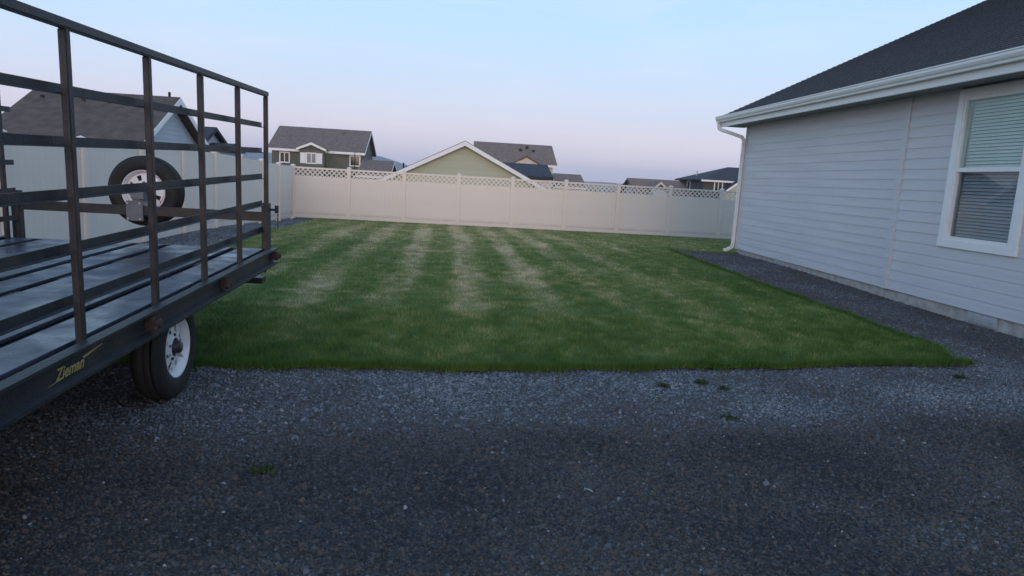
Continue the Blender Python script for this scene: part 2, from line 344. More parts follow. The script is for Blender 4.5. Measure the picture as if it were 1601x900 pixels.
tone = .445 + .42*(band-.5) + .48*(pat-.5) - .13*sstep(4.6, 5.4, sx)*sstep(5.5, 6.5, sy) + rng.normal(0, .18, N); tone = np.clip(tone, 0, .93)
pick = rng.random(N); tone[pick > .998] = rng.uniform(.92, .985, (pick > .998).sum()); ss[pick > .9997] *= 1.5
ss = np.minimum(ss, .03)
th = rng.uniform(0, 2*math.pi, N); asp = rng.uniform(.6, 1, N); c, s_ = np.cos(th), np.sin(th)
loc = np.array([(-1, -1, -.35), (1, -.8, -.35), (.9, 1, -.35), (-1, .9, -.35), (-.45, .1, .75), (.5, -.1, .75)])
L = loc[None]*np.array([1, 1, 1]) + rng.uniform(-.3, .3, (N, 6, 3))
lx = L[:, :, 0]*ss[:, None]; ly = L[:, :, 1]*(ss*asp)[:, None]; lz = L[:, :, 2]*(ss*rng.uniform(.55, 1.05, N))[:, None]
base = gravel_z(sx, sy)
V = np.stack([sx[:, None]+lx*c[:, None]-ly*s_[:, None], sy[:, None]+lx*s_[:, None]+ly*c[:, None], base[:, None]+.003+lz], 2)
fq = np.array([(0, 1, 5), (0, 5, 4), (1, 2, 5), (2, 3, 4), (2, 4, 5), (3, 0, 4)])
Fc = (np.arange(N)*6)[:, None, None] + fq[None]
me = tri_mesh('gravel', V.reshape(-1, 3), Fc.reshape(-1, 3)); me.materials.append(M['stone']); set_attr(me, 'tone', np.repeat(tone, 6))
tag(link('gravel', me), 'loose grey and brown crushed gravel spread over the parking area', 'gravel', kind='stuff')

# ------------------------------------------------------------------ the near house (right)
WX, WTOP, SB = 7.0, 3.14, .10; Y0H, Y1H = -3.0, 16.83; RIDGE_X = 14.2; PITCH = .5
house = empty('house', (WX, 10, 0), 'light grey lap sided house with dark shingle roof beside the lawn', 'house')
def hp(b, name, m, bevel=0, parent=None, smooth=False):      # build in world coordinates under the house
    b.v = [(x-WX, y-10, z) for x, y, z in b.v]; return b.build(name, m, parent or house, bevel, smooth)
# foundation, inner walls
WY0, WY1, WZ0, WZ1 = 8.05, 9.48, .91, 3.11      # window with trim
hp(MB().box((WX+.03, Y0H, -.4), (WX+.2, Y1H-.03, SB+.02)).box((WX+.2, Y1H-.2, -.4), (21.4, Y1H-.03, SB+.02)), 'foundation', 'concrete', .004)
hp(MB().box((WX+.04, WY1-.12, SB+.02), (WX+.16, Y1H-.04, WTOP)).box((WX+.04, Y0H, SB+.02), (WX+.16, WY0+.12, WTOP))
   .box((WX+.04, WY0+.12, SB+.02), (WX+.16, WY1-.12, WZ0+.1)).box((WX+.04, WY0+.12, WZ1-.1), (WX+.16, WY1-.12, WTOP)), 'wall_core', 'siding')
hp(MB().prism([(WX+.16, SB+.02), (21.4, SB+.02), (21.4, WTOP), (RIDGE_X, WTOP+PITCH*(RIDGE_X-WX)-.1), (WX+.16, WTOP)], 'y', Y1H-.16, Y1H-.04), 'end_wall', 'siding')
EXP = (WTOP-SB)/19.0
segs_full = [(10.67, Y1H-.09), (4.2, 10.53), (Y0H, 4.19)]
cache = {}
JOINT = (14.33, 12.5, 15.2, 13.4)
for k in range(19):
    z0 = SB+k*EXP
    segs = list(segs_full)
    if z0+EXP > WZ0+.02 and z0 < WZ1-.02: segs = [segs[0], (WY1, 10.53), (4.2, WY0), segs[2]]
    jn = JOINT[k % 4]; segs = [(10.67, jn-.0015), (jn+.0015, Y1H-.09)] + segs[1:]
    for (a, b) in segs:
        key = (round(b-a, 3))
        if key not in cache: cache[key] = MB().prism([(-.002, 0), (.034, 0), (.034, EXP+.005), (.0055, EXP+.005)], 'y', 0, b-a).mesh('siding_board')
        o = link('siding_board', cache[key], 'siding', house); o.location = (0, a-10, z0 + rngp.uniform(-.0012, .0012))
for (a, b) in ((10.53, 10.67), (Y1H-.09, Y1H)): hp(MB().box((WX-.022, a, SB-.005), (WX+.036, b, WTOP)), 'trim_board', 'siding', .003)
# vents in the foundation
for (a, b, z0, z1) in ((14.15, 14.62, -.03, .088), (8.2, 8.72, -.06, .09)):
    v = hp(MB().box((WX+.012, a, z0), (WX+.036, b, z1)), 'foundation_vent', 'vent_metal', .003)
    for q in range(3): hp(MB().box((WX+.004, a+.03, z0+.025+q*.035), (WX+.018, b-.03, z0+.033+q*.035)), 'vent_louver', 'vent_metal', 0, v).matrix_parent_inverse = Matrix()
# window
win = hp(MB().box((WX-.03, WY0, WZ0), (WX+.02, WY0+.115, WZ1)).box((WX-.03, WY1-.115, WZ0), (WX+.02, WY1, WZ1))
   .box((WX-.032, WY0-.01, WZ0-.005), (WX+.02, WY1+.01, WZ0+.11)).box((WX-.03, WY0+.115, WZ1-.115), (WX+.02, WY1-.115, WZ1)), 'window', 'trim_white', .004)
ya, yb, za, zb, zm = WY0+.115, WY1-.115, WZ0+.11, WZ1-.115, 2.0
hp(MB().box((WX-.02, ya, za), (WX+.07, ya+.045, zb)).box((WX-.02, yb-.045, za), (WX+.07, yb, zb)).box((WX-.019, ya+.045, za), (WX+.07, yb-.045, za+.045))
   .box((WX-.019, ya+.045, zb-.045), (WX+.07, yb-.045, zb)).box((WX-.012, ya+.045, zm-.03), (WX+.06, yb-.045, zm+.03)), 'frame', 'trim_white', .003, win)
hp(MB().box((WX+.018, ya+.04, zm+.03), (WX+.024, yb-.04, zb-.04)), 'pane', 'pane_glass', 0, win)
hp(MB().box((WX+.034, ya+.04, za+.04), (WX+.040, yb-.04, zm-.03)), 'pane', 'pane_screen', 0, win)
sm = MB().prism([(-.012, -.020), (-.010, -.021), (.012, .020), (.010, .021)], 'y', ya+.05-8.765, yb-.05-8.765).mesh('slat')
k = 0
z = za+.07
while z < zb-.05:
    o = link('slat', sm, 'blind', win); o.location = (.10, 8.765-10, z); z += .046
hp(MB().box((WX+.17, WY0-.3, .3), (WX+1.4, WY1+.3, .32)).box((WX+1.4, WY0-.3, .3), (WX+1.42, WY1+.3, 3.2)).box((WX+.17, WY0-.32, .3), (WX+1.4, WY0-.3, 3.2)).box((WX+.17, WY1+.3, .3), (WX+1.4, WY1+.32, 3.2)), 'room_lining', 'room', 0, win)
# soffit, fascia, gutter
EX = 6.52; YE = 17.42
hp(MB().box((EX+.02, Y0H-.4, WTOP), (WX+.16, YE, WTOP+.02)), 'soffit', 'soffit_shaded')
hp(MB().box((EX-.02, Y0H-.4, WTOP-.03), (EX+.02, YE, WTOP+.19)), 'fascia', 'trim_white', .003)
gp = [(0, 0), (-.075, 0), (-.082, .03), (-.10, .05), (-.115, .085), (-.115, .115), (-.125, .125), (-.125, .14), (-.11, .14), (-.105, .12), (-.105, .09), (-.075, .04), (-.07, .01), (-.005, .01), (-.005, .135), (0, .135)]
gz0 = WTOP+.085
hp(MB().prism([(EX-.021+u, gz0+v) for u, v in gp], 'y', Y0H-.4, YE), 'gutter', 'gutter_white')
hp(MB().prism([(EX-.021+u, gz0+v) for u, v in gp[:8]]+[(EX-.021, gz0+.14)], 'y', YE, YE+.004), 'gutter_end_cap', 'gutter_white')
dsy = Y1H-.02
pts = [(EX-.075, YE-.12, gz0+.02), (EX-.075, YE-.12, gz0-.10), (EX-.05, YE-.15, gz0-.17), (WX-.12, Y1H+.0, gz0-.36), (WX-.075, Y1H-.03, gz0-.43), (WX-.07, Y1H-.03, gz0-.55), (WX-.07, Y1H-.03, .22), (WX-.085, Y1H-.02, .13), (WX-.2, Y1H+.02, .055), (WX-.26, Y1H+.03, .045)]
b = MB()
for p, q in zip(pts[:-1], pts[1:]): 
    d = (Vector(q)-Vector(p)).normalized()*.012
    b.bar(Vector(p)-d, Vector(q)+d, .076, .058, up=(0, 1, 0))
hp(b, 'downspout', 'gutter_white', .006)
# roof: stepped shingle courses
b = MB(); run = RIDGE_X-(EX-.05); ncr = int(run*math.hypot(1, PITCH)/.143); zs = WTOP+.21
def roof_pt(s, h): return (EX-.05+s*run, zs + PITCH*s*run + h)
for k in range(ncr):
    s0, s1 = k/ncr, min(1, (k+1.15)/ncr)
    (xa, za_), (xb, zb_) = roof_pt(s0, .022), roof_pt(s1, .004)
    (xc, zc_) = roof_pt(s0, -.002)
    b.prism([(xa, za_), (xb, zb_), (xb, zb_-.01), (xc, zc_)], 'y', Y0H-.4, YE+.03)
roof = hp(b, 'roof', 'shingle'); 
b = MB().prism([roof_pt(0, -.004), roof_pt(1, -.004), roof_pt(1, -.05), roof_pt(0, -.03)], 'y', Y0H-.4, YE)
xr, zr = roof_pt(1, 0); xf = 2*xr-(EX-.05)
b.prism([(xr, zr+.02), (xf, zs), (xf, zs-.04), (xr, zr-.05)], 'y', Y0H-.4, YE)
hp(b, 'roof_deck', 'roof_dark', 0, roof)
xv, zv = 12.9, zs+PITCH*(12.9-EX)
hp(MB().tube([(xv, 15.6, zv-.1), (xv, 15.6, zv+.35)], .05).tube([(xv, 15.6, zv-.04), (xv, 15.6, zv+.06)], [.14, .06]), 'vent_pipe', 'bolt_zinc', 0, roof)

# ------------------------------------------------------------------ fences
SP = 1.93
post_me = MB().box((-.0635, -.0635, -.35), (.0635, .0635, 1.80)).mesh('post', .006)
cap_me = MB().add([(-.075, -.075, 0), (.075, -.075, 0), (.075, .075, 0), (-.075, .075, 0), (-.075, -.075, .018), (.075, -.075, .018), (.075, .075, .018), (-.075, .075, .018), (0, 0, .058)],
                  [(3,2,1,0), (0,1,5,4), (1,2,6,5), (2,3,7,6), (3,0,4,7), (4,5,8), (5,6,8), (6,7,8), (7,4,8)]).mesh('post_cap')
PW = SP-.127; NB = 12; BWd = PW/NB
def board_mesh(h): return MB().prism([(0, -.017), (.003, -.019), (BWd-.003, -.019), (BWd, -.017), (BWd, .017), (BWd-.003, .019), (.003, .019), (0, .017)], 'z', 0, h).mesh('board')
bd_low, bd_full = board_mesh(1.33), board_mesh(1.60)
rail_me = MB().box((0, -.022, -.06), (PW, .022, .06)).mesh('rail', .004)
rail_thin = MB().box((0, -.024, -.03), (PW, .024, .03)).mesh('rail', .004)
def lattice_mesh():
    b = MB(); h = .30; st = .165
    for sgn, yo in ((1, -.006), (-1, .006)):
        x = -h
        while x < PW+h:
            a, c = (x, 0.), (x+sgn*h, h)
            t0, t1 = 0., 1.
            lo, hi = (0-a[0])/(c[0]-a[0]), (PW-a[0])/(c[0]-a[0]); lo, hi = min(lo, hi), max(lo, hi); t0, t1 = max(0, lo), min(1, hi)
            if t1-t0 > .05:
                p = (a[0]+(c[0]-a[0])*t0, yo, h*t0); q = (a[0]+(c[0]-a[0])*t1, yo, h*t1); b.bar(p, q, .036, .010, up=(0, 1, 0))
            x += st
    return b.mesh('lattice')
lat_me = lattice_mesh()
def fence(name, label, p0, ang, n, lattice, zf, mt='vinyl_tan', first=0):
    root = empty(name, (p0[0], p0[1], 0), label, 'fence', rot=(0, 0, ang)); ca, sa = math.cos(ang), math.sin(ang)
    zz = [float(zf(p0[0]+ca*k*SP, p0[1]+sa*k*SP)) for k in range(n+1)]
    for k in range(first, n+1):
        o = link('post', post_me, 'vinyl_tan_post', root); o.location = (k*SP, 0, zz[k]+.03)
        c = link('post_cap', cap_me, 'vinyl_tan_post', o); c.location = (0, 0, 1.80)
    for k in range(n):
        sl_ = (zz[k+1]-zz[k])/SP; r0 = -math.atan(sl_); x0 = k*SP+.0635; zb_ = zz[k]+sl_*.0635
        def put(nm, me_, dx, dz): o = link(nm, me_, 'vinyl_board' if nm == 'board' else mt, root); o.location = (x0+dx, 0, zb_+dz+sl_*dx); o.rotation_euler = (0, r0, 0); return o
        put('rail', rail_me, 0, .10)
        if lattice:
            put('rail', rail_me, 0, 1.43); put('rail', rail_thin, 0, 1.77)
            tag(put('lattice', lat_me, 0, 1.47), kind='stuff')
        else: put('rail', rail_me, 0, 1.74)
        for j in range(NB): put('board', bd_low if lattice else bd_full, j*BWd, .06 if lattice else .08)
    return root
fz = lambda x, y: g(x, y)-.02
fence('lattice_fence', 'tan vinyl privacy fence with lattice top along the back of the lawn', (-5.86, 24.72), 0, 11, True, fz)
fence('solid_fence', 'tan vinyl privacy fence without lattice behind the trailer', (-5.86, 24.72), -math.pi/2, 16, False, lambda x, y: -.055+g(x, y-.6)*.85-.03*(1-sstep(10, 15, y)), first=1)

# ------------------------------------------------------------------ trailer
TC = (-2.85, 4.4, 0.0)
tz = float(gravel_z(-1.9, 4.4))
trailer = empty('flatbed_trailer', (TC[0], TC[1], tz), 'black steel flatbed trailer with tall railed sides parked on gravel', 'trailer', rot=(math.radians(1.35), 0, math.radians(.9)))
HW, VF, VN = 1.15, 2.08, -2.9; DZ = .70
def tp(b, name, m, bevel=0, parent=None, smooth=False): return b.build(name, m, parent or trailer, bevel, smooth)
# frame: side channels, cross members, axle
for s in (1, -1):
    prof = [(.055, 0), (.055, .016), (.012, .030), (.012, .120), (.055, .132), (.055, .146), (-.005, .146), (-.005, 0)]
    tp(MB().prism([(s*(HW+u), DZ-.135+v) for u, v in prof], 'y', VN, VF+.03), 'side_channel', 'steel')
cm = MB().box((-HW+.0, -.02, DZ-.13), (HW-.0, .02, DZ-.045)).mesh('cross_member')
for k in range(7):
    o = link('cross_member', cm, 'steel', trailer); o.location = (0, VN+.15+k*(VF-VN-.2)/6, 0)
for x in (-.45, .45): tp(MB().box((x-.04, VN-.1, DZ-.24), (x+.04, VF-.1, DZ-.132)), 'main_beam', 'steel', .004)
tp(MB().tube([(-HW+.2, 0, .33), (HW-.2, 0, .33)], .045, 14), 'axle', 'steel', 0, smooth=True)
for x in (-.45, .45): tp(MB().box((x-.03, -.42, .40), (x+.03, .42, .425)).box((x-.03, -.06, .34), (x+.03, .06, .40)).box((x-.025, -.42, .42), (x+.025, -.36, DZ-.235)).box((x-.025, .36, .42), (x+.025, .42, DZ-.235)), 'leaf_spring', 'steel')
# deck: plates with gaps
gaps = [-HW+.03, -.875, -.325, -.04, .235, .83, HW-.03]
for a, b_ in zip(gaps[:-1], gaps[1:]):
    tp(MB().box((a+.034, VN+.02, DZ-.02), (b_-.034, VF, DZ)), 'deck_plate', 'deck_steel', .003)
for gpos in gaps[1:-1]: tp(MB().box((gpos-.04, VN+.03, DZ-.043), (gpos+.04, VF-.01, DZ-.028)), 'deck_strip', 'steel')
tp(MB().box((-HW, VF+.002, DZ-.135), (HW, VF+.028, DZ-.004)), 'end_channel', 'steel', .003)
tp(MB().box((-HW, VN-.03, DZ-.135), (HW, VN-.002, DZ+.01)), 'front_channel', 'steel', .003)
# side cages
PV = [2.03, 1.21, .41, -.39, -1.20, -2.0, -2.8]; CH = 1.37
RZ = [1.145, .92, .69, .445, .205]
for s in (1, -1):
    xo = s*(HW-.028)
    for v in PV: 
        o = tp(MB().box((xo-.018, v-.018, DZ-.03), (xo+.018, v+.018, DZ+CH)), 'stake_post', 'steel', .004)
    tp(MB().box((xo-.021, VN+.02, DZ+CH), (xo+.021, VF-.02, DZ+CH+.042)), 'top_rail', 'steel', .006)
    for rz in RZ:   # angle irons welded to the inner face of the posts
        xi = xo - s*.0185
        b = MB().prism([(xi, DZ+rz-.045), (xi, DZ+rz-.040), (xi-s*.034, DZ+rz-.040), (xi-s*.034, DZ+rz), (xi-s*.040, DZ+rz), (xi-s*.040, DZ+rz-.045)], 'y', VN+.03, VF+.015)
        tp(b, 'side_rail', 'steel')
    # corner posts of the tail bar
    tp(MB().box((s*(HW-.06)-.035, VF+.03, DZ-.13), (s*(HW-.06)+.035, VF+.10, DZ+.42)), 'corner_post', 'steel', .004)
tp(MB().box((-HW+.09, VF+.045, DZ+.25), (HW-.09, VF+.085, DZ+.335)), 'tail_bar', 'steel', .004)
# latch pin with chain at the right rear corner
px, pv = HW-.01, VF+.07
tp(MB().tube([(px-.04, pv, DZ+.36), (px+.05, pv, DZ+.36)], .011, 8).tube([(px+.045, pv, DZ+.33), (px+.045, pv, DZ+.40)], .018, 8), 'latch_pin', 'steel')
b = MB()
for k in range(6): b.bar((px+.055+.004*(k % 2), pv, DZ+.325-k*.022), (px+.055-.004*(k % 2), pv, DZ+.30-k*.022), .012, .006)
tp(b, 'latch_chain', 'steel')
# rusty stake clamps on the side channel
for v in (3.785-4.4, 5.03-4.4, VF-.02):
    c = tp(MB().box((HW+.012, v-.03, DZ-.095), (HW+.062, v+.03, DZ-.02)), 'clamp_plate', 'rust', .003)
    tp(MB().tube([(HW+.05, v+.01, DZ-.06), (HW+.088, v+.01, DZ-.06)], .022, 10).tube([(HW+.068, v-.045, DZ-.085), (HW+.068, v+.05, DZ-.045)], .012, 8), 'clamp_bolt', 'rust', 0, c)
# lettering on the channel
def text_mesh(body, size):
    cu = bpy.data.curves.new('decal', 'FONT'); cu.body = body; cu.size = size; cu.extrude = .0006; cu.shear = .35; cu.offset = .0012
    o = bpy.data.objects.new('decal_tmp', cu); COL.objects.link(o); dg = bpy.context.evaluated_depsgraph_get()
    me = bpy.data.meshes.new_from_object(o.evaluated_get(dg)); bpy.data.objects.remove(o); return me
dm = text_mesh('Zieman', .074); d = link('decal', dm, 'decal_yellow', trailer)
d.rotation_euler = (math.pi/2, 0, math.pi/2); d.location = (HW+.0150, 2.90-4.4, DZ-.098)
tp(MB().prism([(3.13-4.4, DZ-.060), (3.30-4.4, DZ-.040), (3.30-4.4, DZ-.036), (3.12-4.4, DZ-.050)], 'x', HW+.0125, HW+.0150), 'decal_stroke', 'decal_yellow')
tp(MB().prism([(2.84-4.4, DZ-.105), (2.90-4.4, DZ-.101), (2.97-4.4, DZ-.100), (2.90-4.4, DZ-.0985)], 'x', HW+.0125, HW+.0150), 'decal_stroke', 'decal_yellow')
# step under the rear corner with a red lamp
tp(MB().box((HW-.30, VF-.02, .37), (HW-.08, VF+.12, .425)).box((HW-.22, VF+.0, .425), (HW-.17, VF+.05, DZ-.13)), 'rear_step', 'steel', .004)
tp(MB().box((HW-.12, VF+.03, .47), (HW-.055, VF+.065, .53)), 'marker_lamp', 'red_lens', .006)
# tongue and jack
tp(MB().bar((-.45, VN+.1, DZ-.19), (0, VN-1.1, DZ-.19), .08, .10).bar((.45, VN+.1, DZ-.19), (0, VN-1.1, DZ-.19), .08, .10).box((-.05, VN-1.35, DZ-.24), (.05, VN-1.05, DZ-.14)), 'tongue', 'steel')
jz = tz*0 + (-(VN-.85)*math.sin(math.radians(1.35)))
tp(MB().tube([(.09, VN-.85, jz+.02), (.09, VN-.85, DZ+.15)], .03, 12).box((.0, VN-.94, jz), (.18, VN-.76, jz+.02)), 'jack', 'steel')
# wheels
def wheel(parent, c, s, name, R=.335, spare=False):
    wd = .18; rr = .185
    wh = bpy.data.objects.new(name, None); COL.objects.link(wh); wh.parent = parent; wh.location = c; wh.empty_display_size = .1
    wh.rotation_euler = (0, 0, 0 if s > 0 else math.pi)
    if spare: wh.rotation_euler = (0, 0, -math.pi/2)
    hw = wd/2
    prof = [(rr, hw-.025), (rr+.012, hw-.008), (rr+.05, hw+.002), (R-.055, hw+.003), (R-.028, hw-.006), (R-.010, hw-.022), (R-.002, hw-.05)]
    for gpos in (.045, 0, -.045): prof += [(R, gpos+.014), (R, gpos+.006), (R-.005, gpos+.003), (R-.005, gpos-.003), (R, gpos-.006)]
    prof += [(R-.002, -hw+.05), (R-.010, -hw+.022), (R-.028, -hw+.006), (R-.055, -hw-.003), (rr+.05, -hw-.002), (rr+.012, -hw+.008), (rr, -hw+.025)]
    MB().lathe(prof, 56).build('tyre', 'rubber', wh, 0, True)
    rim = MB().lathe([(rr+.010, hw-.004), (rr+.012, hw-.012), (rr-.001, hw-.022), (rr-.010, hw-.035), (rr-.020, hw-.055), (rr-.024, -hw+.03), (rr, -hw+.02), (rr, -hw+.03), (rr-.018, -hw+.045), (rr-.014, hw-.055), (rr-.003, hw-.036), (rr+.004, hw-.012)], 48).build('rim', 'rim_white', wh, 0, True)
    # disc with eight real slots
    ns, seg = 8, 8; r0, r1, r2, r3 = .062, .100, .150, .166; vs, fs = [], []; x_d = lambda r: hw-.036 - .028*math.exp(-((r-.085)/.03)**2)*0 + (.012 if r < .1 else -.012*(r-.1)/.06)
    K = ns*seg
    for r in (r0, r1, r2, r3):
        for t in range(K): a = t*2*math.pi/K; vs.append((x_d(r), r*math.cos(a), r*math.sin(a)))
    for q in range(3):
        for t in range(K):
            if q == 1 and t % seg in (2, 3, 4): continue
            fs.append((q*K+t, q*K+(t+1) % K, (q+1)*K+(t+1) % K, (q+1)*K+t))
    di = MB().add(vs, fs).mesh('wheel_disc')
    o = link('wheel_disc', di, 'rim_white', wh); md = o.modifiers.new('thick', 'SOLIDIFY'); md.thickness = .006
    MB().lathe([(.0, hw-.075), (.150, hw-.078), (.150, hw-.085), (.0, hw-.085)], 24).build('brake_drum', 'black', wh)
    MB().lathe([(.065, hw-.05), (.058, hw-.038), (.045, hw-.036), (.040, hw-.005), (.034, hw+.010), (.0, hw+.014), (0, hw-.06), (.065, hw-.06)], 24).build('hub_cap', 'steel' if not spare else 'bolt_zinc', wh, 0, True)
    for t in range(5):
        a = t*2*math.pi/5+.3; ny, nz = .080*math.cos(a), .080*math.sin(a)
        MB().tube([(hw-.045, ny, nz), (hw-.022, ny, nz)], .011, 6).build('lug_nut', 'rust' if t % 2 else 'bolt_zinc', wh)
    return wh
wheel(trailer, (HW-.143, 0, .335), 1, 'wheel'); wheel(trailer, (-HW+.143, 0, .335), -1, 'wheel')
sw = wheel(trailer, (-.05, VF+.27, 1.16), 1, 'spare_wheel', .325, True)
br = tp(MB().box((-.135, VF+.02, DZ+.20), (.01, VF+.044, DZ+.38)).box((-.09, VF+.02, DZ+.40), (.02, VF+.044, DZ+.52)).box((-.09, VF+.044, DZ+.38), (-.01, VF+.25, DZ+.50)), 'spare_bracket', 'bracket_grey', .003)
for x, z_ in ((-.115, .22), (-.01, .22), (-.115, .36), (-.01, .36), (-.075, .50), (.005, .50)):
    tp(MB().tube([(x, VF+.021, DZ+z_), (x, VF+.006, DZ+z_)], .010, 6), 'bracket_bolt', 'bolt_zinc', 0, br)

# ------------------------------------------------------------------ houses beyond the fences
def nb(name, label, base, cat='house'):
    return empty(name, base, label, cat)
class NH:
    """a neighbour house in world coordinates, parts under an Empty on its ground"""
    def __init__(s, name, label, x, y):
        s.z = float(g_land(x, y)); s.o = (x, y, s.z); s.root = empty(name, s.o, label, 'house')
    def part(s, b, name, m, parent=None, bevel=0):
        b.v = [(x-s.o[0], y-s.o[1], z-s.o[2]) for x, y, z in b.v]; return b.build(name, m, parent or s.root, bevel)
    def wall_box(s, x0, x1, y0, y1, ztop, m): return s.part(MB().box((x0, y0, s.z-.3), (x1, y1, ztop)), 'wall', m)
    def gable_x(s, x0, x1, y0, y1, ze, zr, mr, mw=None, oh=.4, yr=None, trim='trim_white'):   # ridge along X
        ym = (y0+y1)/2 if yr is None else yr; k = (zr-ze)/(ym-y0); zo = ze-k*oh; k2 = (zr-ze)/(y1-ym); zo2 = ze-k2*oh
        if mw: s.part(MB().prism([(y0, ze-.02), (y1, ze-.02), (ym, zr-.06)], 'x', x0, x1), 'gable', mw)
        r = s.part(MB().prism([(y0-oh, zo+.02), (ym, zr+.02), (y1+oh, zo2+.02), (y1+oh, zo2+.16), (ym, zr+.17), (y0-oh, zo+.16)], 'x', x0-oh, x1+oh), 'roof', mr)
        s.part(MB().box((x0-oh, y0-oh-.03, zo-.10), (x1+oh, y0-oh-.002, zo+.13)), 'fascia', trim)
        for xx, sg in ((x0-oh, -1), (x1+oh, 1)):
            s.part(MB().prism([(y0-oh, zo-.06), (ym, zr-.08), (y1+oh, zo2-.06), (y1+oh, zo2+.13), (ym, zr+.14), (y0-oh, zo+.13)], 'x', xx+sg*.003, xx+sg*.033), 'rake_board', trim)
        return r
    def gable_y(s, x0, x1, y0, y1, ze, zr, mr, mw=None, oh=.4, trim='trim_white'):            # ridge along Y, gable faces the yard
        xm = (x0+x1)/2; k = (zr-ze)/(xm-x0); zo = ze-k*oh
        if mw: s.part(MB().prism([(x0, ze-.02), (x1, ze-.02), (xm, zr-.06)], 'y', y0, y1), 'gable', mw)
        r = s.part(MB().prism([(x0-oh, zo+.02), (xm, zr+.02), (x1+oh, zo+.02), (x1+oh, zo+.16), (xm, zr+.17), (x0-oh, zo+.16)], 'y', y0-oh, y1+oh), 'roof', mr)
        lo = .10 if trim != 'trim_thin' else -.03; trim = 'roof_brown' if trim == 'trim_thin' else trim
        s.part(MB().prism([(x0-oh, zo-lo), (xm, zr-lo-.02), (x1+oh, zo-lo), (x1+oh, zo+.12), (xm, zr+.13), (x0-oh, zo+.12)], 'y', y0-oh-.035, y0-oh-.003), 'rake_board', trim)
        return r
    def hip(s, x0, x1, y0, y1, ze, zr, mr, oh=.4, hl=None, hr=None):
        ym = (y0+y1)/2; d = (y1-y0)/2; hl = d if hl is None else hl; hr = d if hr is None else hr; q = .14
        a = [(x0-oh, y0-oh, ze), (x1+oh, y0-oh, ze), (x1+oh, y1+oh, ze), (x0-oh, y1+oh, ze)]
        vs = a + [(x, y, z+q) for x, y, z in a] + [(x0+hl, ym, zr), (x1-hr, ym, zr)]
        r = s.part(MB().add(vs, [(3,2,1,0), (0,1,5,4), (1,2,6,5), (2,3,7,6), (3,0,4,7), (4,5,9,8), (5,6,9), (6,7,8,9), (7,4,8)]), 'roof', mr)
        s.part(MB().box((x0-oh, y0-oh-.03, ze-.06), (x1+oh, y0-oh-.003, ze+.12)), 'fascia', 'trim_white'); return r
    def window(s, x0, x1, z0, z1, y, shutters=False, mullion=True):
        t = .11
        wv = s.part(MB().box((x0-t, y-.05, z0-t), (x0, y, z1+t)).box((x1, y-.05, z0-t), (x1+t, y, z1+t)).box((x0, y-.05, z0-t), (x1, y, z0)).box((x0, y-.05, z1), (x1, y, z1+t)), 'window', 'trim_white')
        s.part(MB().box((x0, y-.012, z0), (x1, y-.004, z1)), 'pane', 'dark_glass' if not shutters else 'pane_grey', wv)
        if mullion: s.part(MB().box(((x0+x1)/2-.035, y-.03, z0), ((x0+x1)/2+.035, y-.013, z1)), 'mullion', 'trim_white', wv)
        if shutters:
            for a, b_ in ((x0-t-.55, x0-t-.02), (x1+t+.02, x1+t+.55)): s.part(MB().box((a, y-.06, z0-.08), (b_, y-.002, z1+.08)), 'shutter', 'trim_white')
    def vents(s, pts, k=.15):
        for (x, y, z) in pts: s.part(MB().box((x-k, y-k, z-k), (x+k, y+k, z+k*.8)), 'roof_vent', 'black')
# green two-storey house
h = NH('green_house', 'dark green two-storey house with white shuttered bay window, beyond the back fence', -15, 76)
e0, e1 = at(428, 233.5, 71.6), at(575.5, 241.6, 71.6); r0, r1 = at(437, 199, 76.5), at(581, 207, 76.5)
X0, X1, ZE, ZR = r0[0]+.4, r1[0]-.4, (e0[2]+e1[2])/2, (r0[2]+r1[2])/2
ZE += .22
h.wall_box(X0, X1, 72, 81, ZE, 'wall_green'); h.gable_x(X0, X1, 72, 81, ZE, ZR, 'roof_grey', 'wall_green')
ga = at(486, 222.8, 71.2); gl_, gr_ = at(464, 235, 71.2), at(511, 237, 71.2)
h.part(MB().box((gl_[0]+.25, 71.2, h.z-.3), (gr_[0]-.25, 72.3, ZE)), 'bay_wall', 'wall_green')
h.gable_y(gl_[0]+.3, gr_[0]-.3, 71.2, 75.5, ZE+.05, ga[2]-.1, 'roof_grey', 'wall_green', .3)
for (xa, xb, yt, yb_, Yd, sh) in ((438.5, 451.5, 239, 252, 72, False), (480, 493.5, 240.5, 253.8, 71.2, True), (548, 562, 244.5, 258, 72, False)):
    p, q = at(xa, yb_, Yd), at(xb, yt, Yd); h.window(p[0], q[0], p[2], q[2], Yd, sh)
p, q = at(573, 270, 70), at(613, 256, 72.5)
h.part(MB().box((X1, 68, h.z-.3), (q[0]+.2, 76, q[2]-1.0)), 'garage_wall', 'wall_green')
h.gable_x(X1+.45, q[0], 68, 76, q[2]-1.3, q[2]+.1, 'roof_grey', 'wall_green', .3)
h.vents([(at(538, 209, 75.7)[0], 75.7, ZR-.35), (at(532, 222, 74)[0], 74, at(532, 224, 74)[2]), (at(436, 210, 75)[0]+.6, 75, ZR-.8)])
